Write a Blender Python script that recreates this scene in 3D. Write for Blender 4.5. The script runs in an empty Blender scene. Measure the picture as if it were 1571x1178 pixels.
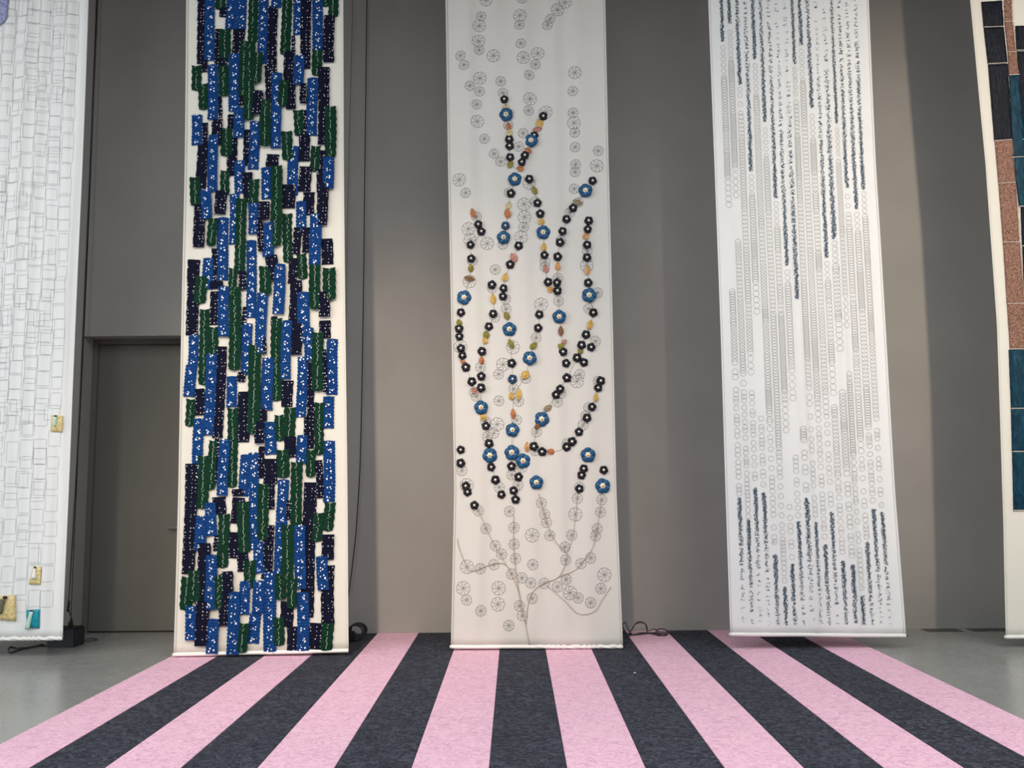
import bpy, bmesh, math, random
from mathutils import Vector, Matrix
random.seed(7)
S = bpy.context.scene
COL = S.collection

# ------------------------------------------------------------------ camera
F, CX, CY = 1350.0, 785.5, 589.0
EYE = Vector((0, 0, 1.5))
ROT = (Matrix.Rotation(0.002, 3, 'Z') @ Matrix.Rotation(math.pi/2 + math.atan(147/F), 3, 'X')
       @ Matrix.Rotation(-0.01, 3, 'Z'))
cam = bpy.data.cameras.new('camera')
cam.sensor_width = 36; cam.lens = 36*F/1571; cam.clip_end = 200
cam_o = bpy.data.objects.new('camera', cam); COL.objects.link(cam_o)
cam_o.matrix_world = Matrix.Translation(EYE) @ ROT.to_4x4()
S.camera = cam_o

# ------------------------------------------------------------------ light
S.view_settings.view_transform = 'Standard'
S.view_settings.look = 'None'
S.view_settings.gamma = 1
S.view_settings.use_curve_mapping = False
S.view_settings.exposure = 0.0
W = bpy.data.worlds.new('hall_ambient'); S.world = W; W.use_nodes = True
W.node_tree.nodes['Background'].inputs[0].default_value = (0.93, 0.97, 1.0, 1)
W.node_tree.nodes['Background'].inputs[1].default_value = 0.07

def aim(o, target):
    o.rotation_euler = (Vector(target) - o.location).to_track_quat('-Z', 'Y').to_euler()

def area_light(name, loc, target, sx, sy, power, colour, spread=180):
    l = bpy.data.lights.new(name, 'AREA'); l.shape = 'RECTANGLE'
    l.size = sx; l.size_y = sy; l.energy = power; l.color = colour; l.spread = math.radians(spread)
    o = bpy.data.objects.new(name, l); COL.objects.link(o); o.location = loc; aim(o, target); return o

def spot_light(name, loc, target, power, colour, angle, blend, radius):
    l = bpy.data.lights.new(name, 'SPOT'); l.energy = power; l.color = colour
    l.spot_size = math.radians(angle); l.spot_blend = blend; l.shadow_soft_size = radius
    o = bpy.data.objects.new(name, l); COL.objects.link(o); o.location = loc; aim(o, target); return o

# the hall's luminous ceiling and its warm floodlights on the bridge behind the photographer
area_light('ceiling_daylight', (0.2, 0.2, 7.3), (0.2, 0.2, 0), 21, 8.5, 1620, (0.95, 0.98, 0.98))
area_light('side_fill', (-11.0, 0.5, 3.0), (0.0, 7.5, 2.2), 6, 4.5, 420, (0.88, 0.95, 1.0))  # added cool fill from the left to bring out the folds, no known window
area_light('side_fill', (12.0, 1.5, 3.0), (4.0, 8.5, 2.2), 5, 4.5, 170, (0.92, 0.97, 1.0))  # added fill that lifts the right end of the wall, no known window
spot_light('floodlight', (-2.6, -6.0, 8.6), (-1.35, 8.9, 1.0), 5200, (1.0, 0.80, 0.60), 23, 1.0, 0.32)
spot_light('floodlight', (6.2, -6.0, 8.6), (5.0, 8.9, 3.3), 4600, (1.0, 0.80, 0.60), 29, 1.0, 0.32)

# ------------------------------------------------------------------ helpers
def ray(px, py):
    return ROT @ Vector(((px-CX)/F, -(py-CY)/F, -1.0))
def at(px, py, Y):
    d = ray(px, py); return EYE + d*(Y/d.y)
def on_floor(px, py, z=0.0):
    d = ray(px, py); return EYE + d*((z-EYE.z)/d.z)

def tag(o, label=None, cat=None, group=None, kind=None):
    if label: o['label'] = label
    if cat: o['category'] = cat
    if group: o['group'] = group
    if kind: o['kind'] = kind
    return o
def empty(name, loc):
    o = bpy.data.objects.new(name, None); COL.objects.link(o); o.location = loc; return o
def link(name, me, parent=None):
    o = bpy.data.objects.new(name, me); COL.objects.link(o)
    if parent: o.parent = parent
    return o
def mesh(name, V, Fc, mat, smooth=False):
    me = bpy.data.meshes.new(name); me.from_pydata([tuple(v) for v in V], [], Fc); me.update()
    if mat: me.materials.append(mat)
    if smooth:
        for p in me.polygons: p.use_smooth = True
    return me

class MB:
    def __init__(s): s.V = []; s.F = []
    def add(s, V, Fc):
        n = len(s.V); s.V += [Vector(v) for v in V]; s.F += [tuple(i+n for i in f) for f in Fc]
    def box(s, x0, x1, y0, y1, z0, z1, bev=0.0):
        bm = bmesh.new(); bmesh.ops.create_cube(bm, size=1)
        for v in bm.verts:
            v.co = Vector(((x0+x1)/2+v.co.x*(x1-x0), (y0+y1)/2+v.co.y*(y1-y0), (z0+z1)/2+v.co.z*(z1-z0)))
        if bev: bmesh.ops.bevel(bm, geom=bm.edges[:], offset=bev, segments=2, affect='EDGES')
        bm.verts.index_update()
        s.add([v.co.copy() for v in bm.verts], [tuple(v.index for v in f.verts) for f in bm.faces]); bm.free(); return s
    def tube(s, P, r, n=8, cap=True):
        P = [Vector(p) for p in P]; rings = []; up = Vector((0.31, 0.2, 0.93))
        for i, p in enumerate(P):
            t = (P[min(i+1, len(P)-1)] - P[max(i-1, 0)]).normalized()
            a = t.cross(up)
            if a.length < 1e-3: a = t.cross(Vector((1, 0, 0)))
            a.normalize(); b = t.cross(a)
            rings.append([p + (a*math.cos(k*2*math.pi/n) + b*math.sin(k*2*math.pi/n))*r for k in range(n)])
        V = [v for q in rings for v in q]; Fc = []
        for i in range(len(P)-1):
            for k in range(n):
                Fc.append((i*n+k, i*n+(k+1) % n, (i+1)*n+(k+1) % n, (i+1)*n+k))
        if cap: Fc.append(tuple(range(n))[::-1]); Fc.append(tuple((len(P)-1)*n+k for k in range(n)))
        s.add(V, Fc); return s
    def build(s, name, mat, parent=None, smooth=False):
        off = Vector((0, 0, 0))
        if parent:
            off = parent.location if not parent.parent else parent.location + parent.parent.location
        return link(name, mesh(name, [v-off for v in s.V], s.F, mat, smooth), parent)

def spline(P, n=8):
    P = [Vector(p) for p in P]; out = []
    for i in range(len(P)-1):
        p0 = P[max(i-1, 0)]; p1 = P[i]; p2 = P[i+1]; p3 = P[min(i+2, len(P)-1)]
        for k in range(n):
            t = k/n
            out.append(0.5*((2*p1)+(p2-p0)*t+(2*p0-5*p1+4*p2-p3)*t*t+(3*p1-p0-3*p2+p3)*t**3))
    out.append(P[-1]); return out

# ------------------------------------------------------------------ materials
def new_mat(name, base=(0.5, 0.5, 0.5), rough=0.6, metal=0.0, spec=0.5):
    m = bpy.data.materials.new(name); m.use_nodes = True
    b = m.node_tree.nodes['Principled BSDF']
    b.inputs['Base Color'].default_value = (*base, 1); b.inputs['Roughness'].default_value = rough
    b.inputs['Metallic'].default_value = metal; b.inputs['Specular IOR Level'].default_value = spec
    return m
def nd(m, t, **kw):
    n = m.node_tree.nodes.new(t)
    for k, v in kw.items(): setattr(n, k, v)
    return n
def lk(m, a, b): m.node_tree.links.new(a, b)
def bsdf(m): return m.node_tree.nodes['Principled BSDF']
def coords(m, scale=(1, 1, 1), rnd=0.0, kind='Object'):
    tc = nd(m, 'ShaderNodeTexCoord'); mp = nd(m, 'ShaderNodeMapping')
    mp.inputs['Scale'].default_value = scale
    lk(m, tc.outputs[kind], mp.inputs['Vector'])
    if rnd:
        oi = nd(m, 'ShaderNodeObjectInfo'); mu = nd(m, 'ShaderNodeMath', operation='MULTIPLY')
        mu.inputs[1].default_value = rnd; lk(m, oi.outputs['Random'], mu.inputs[0])
        cb = nd(m, 'ShaderNodeCombineXYZ')
        for i in range(3): lk(m, mu.outputs[0], cb.inputs[i])
        lk(m, cb.outputs[0], mp.inputs['Location'])
    return mp.outputs['Vector']
def noise(m, vec, scale, detail=4, rough=0.55, dist=0.0):
    n = nd(m, 'ShaderNodeTexNoise'); n.inputs['Scale'].default_value = scale
    n.inputs['Detail'].default_value = detail; n.inputs['Roughness'].default_value = rough
    n.inputs['Distortion'].default_value = dist; lk(m, vec, n.inputs['Vector']); return n.outputs['Fac']
def ramp(m, fac, stops):
    r = nd(m, 'ShaderNodeValToRGB'); e = r.color_ramp.elements
    while len(e) < len(stops): e.new(0.5)
    for el, (p, c) in zip(e, stops): el.position = p; el.color = (*c, 1)
    lk(m, fac, r.inputs['Fac']); return r.outputs['Color']
def bump(m, h, strength=0.3, dist=0.01):
    b = nd(m, 'ShaderNodeBump'); b.inputs['Strength'].default_value = strength
    b.inputs['Distance'].default_value = dist; lk(m, h, b.inputs['Height'])
    lk(m, b.outputs['Normal'], bsdf(m).inputs['Normal']); return b
def mixc(m, fac, a, b):
    x = nd(m, 'ShaderNodeMix', data_type='RGBA')
    if hasattr(fac, 'links'): lk(m, fac, x.inputs[0])
    else: x.inputs[0].default_value = fac
    for v, i in ((a, 6), (b, 7)):
        if hasattr(v, 'links'): lk(m, v, x.inputs[i])
        else: x.inputs[i].default_value = (*v, 1)
    return x.outputs[2]

def noisy(name, c0, c1, scale, rough=0.7, b=0.0, bd=0.004, stretch=(1, 1, 1), metal=0.0, spec=0.5, rnd=0.0, detail=5):
    m = new_mat(name, c0, rough, metal, spec); v = coords(m, stretch, rnd)
    n = noise(m, v, scale, detail); lk(m, ramp(m, n, [(0.3, c0), (0.7, c1)]), bsdf(m).inputs['Base Color'])
    if b: bump(m, n, b, bd)
    return m

M = {}
M['wall'] = noisy('plaster_paint', (0.335, 0.325, 0.31), (0.375, 0.365, 0.35), 1.3, 0.75, 0.0, spec=0.3)
def wallmat():
    m = M['wall']; v = coords(m, (1, 1, 0.35)); n = noise(m, v, 60, 4); bump(m, n, 0.06, 0.004)
wallmat()
M['door'] = noisy('door_paint', (0.155, 0.152, 0.135), (0.172, 0.169, 0.152), 2.0, 0.55, spec=0.4)
M['gap'] = new_mat('dark_gap', (0.02, 0.02, 0.02), 0.9)
M['steel'] = new_mat('brushed_steel', (0.62, 0.62, 0.60), 0.3, 1.0)
def floormat():
    m = new_mat('polished_concrete', (0.3, 0.3, 0.3), 0.25, 0, 0.5)
    v = coords(m, (1, 1, 1)); n = noise(m, v, 0.9, 6, 0.6); n2 = noise(m, v, 9, 5, 0.6)
    c = mixc(m, 0.35, ramp(m, n, [(0.3, (0.25, 0.248, 0.235)), (0.7, (0.33, 0.327, 0.31))]),
             ramp(m, n2, [(0.3, (0.23, 0.23, 0.22)), (0.7, (0.33, 0.33, 0.315))]))
    lk(m, c, bsdf(m).inputs['Base Color'])
    lk(m, ramp(m, n2, [(0.2, (0.2,)*3), (0.8, (0.32,)*3)]), bsdf(m).inputs['Roughness'])
    return m
M['floor'] = floormat()
def feltmat(name, c0, c1, c2):
    m = new_mat(name, c0, 0.95, 0, 0.1)
    v = coords(m, (1, 1.3, 1), 9.0); n = noise(m, v, 13, 5, 0.7, 2.2); n2 = noise(m, v, 90, 3)
    c = mixc(m, 0.4, ramp(m, n, [(0.39, c0), (0.5, c1), (0.60, c2)]), ramp(m, n2, [(0.38, c0), (0.62, c2)]))
    lk(m, c, bsdf(m).inputs['Base Color'])
    ad = nd(m, 'ShaderNodeMath', operation='ADD'); lk(m, n, ad.inputs[0]); lk(m, n2, ad.inputs[1])
    bump(m, ad.outputs[0], 0.5, 0.004); return m
M['pink'] = feltmat('pink_felt', (0.62, 0.34, 0.46), (0.83, 0.50, 0.62), (0.93, 0.60, 0.72))
M['dark'] = feltmat('charcoal_felt', (0.010, 0.010, 0.017), (0.038, 0.039, 0.053), (0.095, 0.098, 0.125))
def fabricmat(name, c):
    m = new_mat(name, c, 0.8, 0, 0.25); v = coords(m)
    n = noise(m, v, 3, 3); lk(m, ramp(m, n, [(0.3, tuple(x*0.97 for x in c)), (0.7, c)]), bsdf(m).inputs['Base Color'])
    w = nd(m, 'ShaderNodeTexWave', wave_type='BANDS', bands_direction='Z'); w.inputs['Scale'].default_value = 160
    w.inputs['Distortion'].default_value = 1.0; lk(m, v, w.inputs['Vector']); bump(m, w.outputs['Fac'], 0.05, 0.001)
    return m
M['fab_white'] = fabricmat('white_cotton', (0.80, 0.80, 0.785))
M['fab_cream'] = fabricmat('cream_cotton', (0.70, 0.675, 0.605))
M['fab_ivory'] = fabricmat('ivory_cotton', (0.62, 0.60, 0.562))
M['rod'] = new_mat('white_hem_rod', (0.83, 0.80, 0.76), 0.5)
M['ink'] = new_mat('grey_ink', (0.20, 0.20, 0.195), 0.8)
M['ink_pale'] = new_mat('pale_ink', (0.37, 0.37, 0.35), 0.8)
M['ink_rect'] = new_mat('pencil_grey_ink', (0.33, 0.34, 0.34), 0.8)
M['ink_blue'] = new_mat('slate_blue_ink', (0.045, 0.085, 0.125), 0.8)
M['cord'] = noisy('twisted_cord', (0.30, 0.24, 0.17), (0.48, 0.42, 0.33), 300, 0.85)
M['black'] = new_mat('black_rubber', (0.012, 0.012, 0.014), 0.5)
M['black_box'] = new_mat('black_plastic', (0.010, 0.011, 0.020), 0.45)
M['cable_grey'] = new_mat('dark_grey_cable', (0.05, 0.047, 0.05), 0.5)

def lace(name, c0, c1, ridge):
    """crocheted strip: tone noise and ridged relief"""
    m = new_mat(name, c0, 0.8, 0, 0.12); v = coords(m, (1, 0, 1), 50.0)
    n = noise(m, v, 45, 4); c = ramp(m, n, [(0.3, c0), (0.7, c1)])
    lk(m, c, bsdf(m).inputs['Base Color'])
    w = nd(m, 'ShaderNodeTexWave', wave_type='BANDS', bands_direction='Z'); w.inputs['Scale'].default_value = ridge
    w.inputs['Distortion'].default_value = 3.0; w.inputs['Detail'].default_value = 1.5; lk(m, v, w.inputs['Vector'])
    bump(m, w.outputs['Fac'], 0.6, 0.006)
    return m
M['B'] = lace('blue_lace', (0.002, 0.026, 0.120), (0.006, 0.054, 0.21), 12)
M['N'] = lace('navy_lace', (0.0015, 0.002, 0.010), (0.006, 0.007, 0.026), 14)
M['G'] = lace('green_lace', (0.002, 0.018, 0.009), (0.005, 0.045, 0.022), 20)
M['eye_B'] = new_mat('pale_blue_eyelet', (0.80, 0.80, 0.86), 0.5)
M['eye_N'] = new_mat('grey_eyelet', (0.66, 0.62, 0.64), 0.5)
M['stitch'] = new_mat('white_stitch', (0.62, 0.66, 0.60), 0.7)
M['petal_blue'] = noisy('blue_sequin_fabric', (0.003, 0.030, 0.085), (0.008, 0.105, 0.25), 70, 0.4, 0.5, 0.004, rnd=20, spec=0.3)
M['petal_navy'] = noisy('navy_black_fabric', (0.0015, 0.0015, 0.004), (0.006, 0.007, 0.018), 120, 0.4, 0.5, 0.003, rnd=20, spec=0.25)
M['petal_mid'] = noisy('slate_blue_fabric', (0.004, 0.02, 0.06), (0.012, 0.06, 0.15), 120, 0.4, 0.5, 0.003, rnd=20, spec=0.3)
M['pearl'] = new_mat('pearl_white', (0.86, 0.80, 0.68), 0.3)
M['bead'] = new_mat('gold_bead', (0.80, 0.50, 0.16), 0.3, 0.7)
LEAFC = {'g': (0.78, 0.50, 0.14), 'c': (0.62, 0.24, 0.11), 'o': (0.34, 0.29, 0.07), 'p': (0.62, 0.30, 0.25),
         'k': (0.38, 0.31, 0.19), 'y': (0.82, 0.68, 0.36), 'b': (0.30, 0.16, 0.08), 'a': (0.80, 0.42, 0.16)}
for k, c in LEAFC.items():
    M['leaf_'+k] = noisy('foil_leaf_'+k, tuple(x*0.7 for x in c), c, 60, 0.27, 0.7, 0.005, metal=0.85, rnd=9)

# ------------------------------------------------------------------ setting
YW = 8.91          # face of the back wall
m = MB(); m.box(-14, 14, -12, YW+1.2, -0.2, 0.0); floor = tag(m.build('floor', M['floor']), kind='structure')
HT = 9.0
jamb = at(128, 516, YW); DX0 = -4.405; DX1 = -2.2; DZ = jamb.z; REC = 0.22
m = MB()
m.box(DX1, 14, YW, YW+0.4, 0, HT); m.box(-14, DX0, YW, YW+0.4, 0, HT); m.box(DX0, DX1, YW, YW+0.4, DZ, HT)
m.box(DX0-0.01, DX1+0.01, YW+0.4, YW+0.5, 0, DZ+0.02)
wall = tag(m.build('wall_back', M['wall']), kind='structure')
m = MB(); m.box(-14, DX0-0.012, YW-0.018, YW, 0, HT, 0.003)
tag(m.build('trim_2', M['wall']), kind='structure')
m = MB(); m.box(DX0-0.012, DX0-0.006, YW-0.002, YW+0.003, 0.0, HT)
tag(m.build('trim_1', M['gap']), kind='structure')
# door: recessed, frame, leaf with a threshold gap and a bar handle
door = empty('door_1', (DX0, YW+REC, 0)); tag(door, kind='structure')
m = MB(); m.box(DX0, DX0+0.055, YW+REC-0.02, YW+REC+0.16, 0, DZ, 0.004); m.box(DX0+0.055, DX1, YW+REC-0.02, YW+REC+0.16, DZ-0.055, DZ, 0.004)
m.build('door_frame', M['door'], door)
m = MB(); m.box(DX0+0.059, -3.03, YW+REC, YW+REC+0.05, 0.014, DZ-0.06, 0.003)
m.build('door_leaf', M['door'], door)
m = MB(); m.box(DX0+0.06, DX1, YW+REC+0.012, YW+REC+0.05, 0.001, 0.0135)
m.build('threshold_gap', M['gap'], door)
hx0 = at(256, 809, YW+REC-0.06); 
m = MB(); m.tube([(hx0.x, YW+REC-0.055, hx0.z), (hx0.x+0.15, YW+REC-0.055, hx0.z)], 0.009); m.tube([(hx0.x+0.14, YW+REC-0.055, hx0.z), (hx0.x+0.14, YW+REC+0.002, hx0.z)], 0.011)
m.build('handle', M['steel'], door)
# thin dark shapes on the floor along the wall, each with a darker line
for i, (x0, x1) in enumerate(((3.98, 4.32), (4.42, 4.95))):
    g = empty('dark_floor_shape', (x0, YW-0.2, 0)); tag(g, ('short' if i == 0 else 'long')+' flat dark shape on the floor along the wall '+('nearer the printed circle banner' if i == 0 else 'behind the patchwork banner'), 'floor cover', 'dark floor shapes by the wall')
    m = MB(); m.box(x0, x1, YW-0.19, YW-0.03, 0.0, 0.004, 0.001); m.build('flat_shape', noisy('dark_surface', (0.06, 0.058, 0.055), (0.09, 0.088, 0.08), 20, 0.4), g)
    m = MB(); m.box(x0+0.02, x1-0.02, YW-0.112, YW-0.108, 0.0035, 0.0052); m.build('dark_line', M['gap'], g)

# ------------------------------------------------------------------ carpet
CX0, CWID = -3.0, 0.4072
carpet = empty('striped_carpet', (CX0, 0.8, 0))
tag(carpet, 'pink and charcoal striped felt carpet running up to the grey wall', 'carpet')
for i in range(15):
    m = MB(); m.box(CX0+i*CWID+0.0008, CX0+(i+1)*CWID-0.0008, 0.8, YW-0.004, 0.0, 0.007, 0.002)
    o = m.build('stripe', M['pink' if i % 2 == 0 else 'dark'], carpet)
sc = on_floor(974, 1032, 0.008)
m = MB(); m.add([(sc.x-.008, sc.y-.01, .009), (sc.x+.009, sc.y-.004, .0085), (sc.x+.006, sc.y+.012, .012), (sc.x-.009, sc.y+.009, .009),
                 (sc.x-.008, sc.y-.01, .0072), (sc.x+.009, sc.y-.004, .0072), (sc.x+.006, sc.y+.012, .0072), (sc.x-.009, sc.y+.009, .0072)],
                [(0, 1, 2, 3), (7, 6, 5, 4), (0, 4, 5, 1), (1, 5, 6, 2), (2, 6, 7, 3), (3, 7, 4, 0)])
tag(m.build('paper_scrap', M['stitch']), 'tiny white paper scrap lying on a charcoal carpet stripe', 'scrap')

# ------------------------------------------------------------------ banners
def interp(tab, z):
    # tab: list of (z, x) sorted by z ascending, smooth extrapolation
    if z <= tab[0][0]: a, b = tab[0], tab[1]
    elif z >= tab[-1][0]: a, b = tab[-2], tab[-1]
    else:
        for a, b in zip(tab, tab[1:]):
            if a[0] <= z <= b[0]: break
    return a[1] + (b[1]-a[1])*(z-a[0])/(b[0]-a[0])

class Banner:
    def __init__(s, Y, left, right, folds, amp, mat, label, ztop=7.1, nx=64, nz=90, left_off=None, gather=0):
        s.Y = Y; s.folds = folds; s.amp = amp
        def tab(E): return sorted((at(x, y, Y).z, at(x, y, Y).x) for x, y in E)
        if left: s.L = tab(left)
        if right: s.R = tab(right)
        if not left: s.L = [(z, x-left_off) for z, x in s.R]
        if not right: s.R = [(z, x+left_off) for z, x in s.L]
        s.zl = s.L[0][0]; s.zr = s.R[0][0]; s.ztop = ztop
        s.root = empty('hanging_banner', (s.X(0.5, s.zl), Y, min(s.zl, s.zr))); tag(s.root, label, 'banner', 'fabric banners hanging before the grey wall')
        V = []; Fc = []
        for j in range(nz+1):
            for i in range(nx+1):
                u = i/nx; zb = s.zbot(u); z = zb + (ztop-zb)*j/nz
                x = s.X(u, z); V.append((x, s.surf(x, z), z))
        for j in range(nz):
            for i in range(nx):
                a = j*(nx+1)+i; Fc.append((a, a+1, a+nx+2, a+nx+1))
        b = MB(); b.add(V, Fc); fab = b.build('fabric', mat, s.root, True)
        md = fab.modifiers.new('thick', 'SOLIDIFY'); md.thickness = 0.002; md.offset = -1
        for side in (0, 1):          # turned side hems
            V = []; Fc = []
            for j in range(nz+1):
                for k in range(2):
                    u = (0.0 if side == 0 else 1.0); zb = s.zbot(u); z = zb+(ztop-zb)*j/nz
                    x = s.X(u, z) + ((0.014 if side == 0 else -0.014) if k else (-0.0015 if side == 0 else 0.0015))
                    V.append((x, s.surf(x, z)-0.004, z))
            for j in range(nz): Fc.append((2*j, 2*j+1, 2*j+3, 2*j+2))
            b = MB(); b.add(V, Fc); h = b.build('side_hem', mat, s.root, True)
            md = h.modifiers.new('thick', 'SOLIDIFY'); md.thickness = 0.0035; md.offset = 0
        # bottom rod in its sleeve, and the rod the cloth hangs from
        P = []
        for i in range(41):
            u = i/40; P.append((s.X(u, s.zbot(u)), s.Y + 0.3*(s.surf(s.X(u, s.zbot(u)), s.zbot(u))-s.Y), s.zbot(u)))
        b = MB(); b.tube(spline(P, 4), 0.017, 12)
        if gather:
            for v in b.V:
                u = s.U(v.x, v.z); g = 0.006*math.sin(u*150+3*math.sin(u*31)+(v.z-s.zl)*90)*(1 if gather == 1 else min(max((u-0.45)*6, 0), 1))
                v.z += g*0.5; v.y -= g
        b.build('bottom_rod', M['rod'], s.root, True)
        a = Vector(P[0]); e = Vector(P[-1]); d = (e-a).normalized()
        for q, sg in ((a, -1), (e, 1)):
            b = MB(); b.tube([q, q+d*sg*0.012], 0.012, 10); b.build('rod_cap', M['black'] if sg > 0 else M['rod'], s.root, True)
        b = MB(); b.tube([(s.X(0, ztop)-0.03, Y, ztop), (s.X(1, ztop)+0.03, Y, ztop)], 0.02, 12); b.build('top_rod', M['rod'], s.root, True)
        for u in (0.08, 0.92):
            b = MB(); b.tube([(s.X(u, ztop), Y, ztop), (s.X(u, ztop), Y, HT)], 0.003, 6); b.build('hanging_wire', M['steel'], s.root)
    def zbot(s, u): return s.zl + (s.zr-s.zl)*u
    def X(s, u, z): return interp(s.L, z)*(1-u) + interp(s.R, z)*u
    def U(s, x, z):
        a, b = interp(s.L, z), interp(s.R, z); return (x-a)/(b-a)
    def surf(s, x, z):
        u = s.U(x, z); y = 0
        for (c, w, g, ph) in s.folds:      # soft vertical folds: centre, width, gain, drift with height
            cc = c + 0.012*math.sin(z*0.9+ph); y += g*math.exp(-((u-cc)/w)**2)
        t = min(max((z-s.zbot(u))/0.35, 0), 1)
        return s.Y - s.amp*y*(0.25+0.75*t) + 0.004*math.sin(z*1.7+u*5)*t
    def p(s, px, py, eps=0.0):
        q = at(px, py, s.Y); q.y = s.surf(q.x, q.z)-eps; return q
    def dress(s, q, eps): return Vector((q[0], s.surf(q[0], q[1])-eps, q[1]))

def ribbon_into(b, ban, P2, w, eps, closed=False):
    """flat printed line on the cloth of a banner: P2 = [(x, z)...]"""
    n = len(P2); V = []; Fc = []
    for i, (x, z) in enumerate(P2):
        if closed: a, c = P2[(i-1) % n], P2[(i+1) % n]
        else: a, c = P2[max(i-1, 0)], P2[min(i+1, n-1)]
        tx, tz = c[0]-a[0], c[1]-a[1]; L = math.hypot(tx, tz) or 1
        nx, nz = -tz/L*w/2, tx/L*w/2
        V += [ban.dress((x+nx, z+nz), eps), ban.dress((x-nx, z-nz), eps)]
    for i in range(n if closed else n-1):
        j = (i+1) % n; Fc.append((2*i, 2*i+1, 2*j+1, 2*j))
    b.add(V, Fc)

# ============ banner with crocheted strips
B1 = Banner(7.79, [(286.5, 0), (283.8, 250), (279, 500), (274, 750), (267, 1004)], [(526.5, 0), (527.5, 250), (530, 500), (533, 750), (534.8, 998)],
            [(0.2, 0.08, 0.5, 0), (0.55, 0.1, 0.6, 2), (0.85, 0.07, 0.5, 4)], 0.008, M['fab_cream'],
            'cream banner densely covered with blue, navy and green crocheted strips')
STR = '''
N150,-50,205,465 B205,-50,280,445 N185,440,230,525 G285,-50,360,75 N320,60,370,130 B370,-50,446,215 B446,-50,520,215 N412,215,500,405 G520,-50,590,310
N663,50,735,560 B593,-50,665,465 N650,480,697,740 B690,-50,765,60 N838,260,862,400 G768,-50,840,400 B840,-50,915,255 N905,-50,980,500 B985,-50,1062,370 G985,365,1060,550
G1060,-50,1105,50 G1100,-50,1172,125 N1067,115,1147,455 N285,215,335,480 G315,218,400,450 N300,425,372,495 G315,480,387,700 N310,700,335,880 G115,478,185,655 G165,610,235,795
B235,475,310,870 B385,395,465,810 N460,690,502,765 G465,310,525,700 G500,310,575,875 G555,390,630,610 N560,665,635,835 N735,540,770,590 N650,560,695,745 B692,535,767,1080
G612,730,690,1065 N780,375,852,600 N797,590,868,795 G750,590,815,775 B855,405,930,620 N898,610,947,755 N1030,490,1110,1050 B945,565,1025,985 G1080,775,1160,1145 N925,800,947,985
G855,800,925,985 N890,975,970,1170 B810,1060,887,1413 G768,955,845,1160 N655,1120,745,1210 N490,940,532,1200 B530,880,607,1228 N375,830,422,930 B420,785,498,1000 N370,1000,445,1272
G325,930,410,1130 N260,870,337,1050 B235,980,307,1390 N190,890,232,1050 B115,830,192,1050 N147,1050,225,1500 B425,1165,503,1400 N1045,1095,1085,1240 G975,1060,1043,1242 N1022,1228,1100,1400 B1067,1145,1147,1370
G105,1283,180,1488 N135,1478,187,1580 N130,1558,212,1790 B185,1373,262,1588 G325,1236,388,1413 N285,1383,370,1553 N485,1250,560,1458 B388,1403,460,1768 B300,1573,380,2028 G530,1300,600,1485
B528,1473,605,1696 N600,1463,682,1590 N595,1578,640,1823 B620,1213,692,1443 N770,1338,865,1508 N890,1208,980,1388 N920,1393,1002,1558 B872,1458,944,1693 N1025,1328,1105,1633 N848,1648,905,1838
N915,1648,977,1828 B970,1553,1055,1920 G432,1438,508,1973 G235,1583,300,1783 N255,1798,302,2038 B637,1613,718,1863 G690,1208,772,1783 G775,1548,842,1898 N1055,1728,1137,1913 G878,1838,947,2018 N655,1848,740,1948
N690,1945,717,2030 B710,1913,792,2273 N815,1868,880,2050 N820,2028,905,2460 B510,1738,582,2298 N460,1963,512,2098 G610,1928,692,2133 B585,2118,662,2556 G385,1943,440,2140 N480,2218,512,2356 G390,2078,472,2676
B195,1868,272,2093 N85,1878,172,2020 N80,2018,167,2423 G140,1998,225,2193 N250,2035,345,2090 N250,2108,314,2350 B312,2073,388,2436 G172,2238,242,2781 G970,1913,1048,2238 N1035,2113,1115,2293 G1067,1943,1158,2170
B882,2113,970,2476 N1037,2318,1120,2446 N690,2288,735,2356 B765,2318,835,2741 G690,2303,767,2896 B475,2340,552,2711
B95,2421,165,2641 B68,2636,148,2868 G245,2366,310,2561 N285,2506,357,3166 B213,2561,290,3146 G75,2886,140,3081 N145,2811,212,3001 B125,3026,200,3476 N450,2690,505,2761 B370,2721,442,2944 N450,2831,532,3196
G530,2496,615,3136 N625,2450,660,2560 B622,2586,705,2966 N840,2340,912,2566 N767,2751,845,2941 B875,2581,948,3016 B930,2370,1000,2610 N950,2620,1002,3046 G987,2406,1070,2826 N927,3006,1000,3241 N1067,2530,1092,2836
B1090,2451,1168,2853 B1065,2866,1142,3096 G1005,2911,1070,3286 G375,2951,447,3521 N615,2956,662,3046 N575,3046,642,3206 B645,3051,725,3286 N600,3226,642,3456 N640,3316,737,3496 G720,3001,782,3186 G780,2946,862,3171
N787,3156,870,3306 B875,3146,950,3351 G945,3251,1010,3446 N1015,3326,1067,3600 B1068,3186,1148,3628 G735,3251,820,3451 B462,3286,532,3586 B530,3271,602,3971 N290,3146,318,3490 G240,3186,295,3536 G162,3296,240,3674
B312,3176,386,3581 N62,3351,150,4147 N670,3476,717,3680 B727,3466,805,4147 N915,3486,1008,4460 G836,3341,914,3919 G597,3496,675,3898
'''
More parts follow.
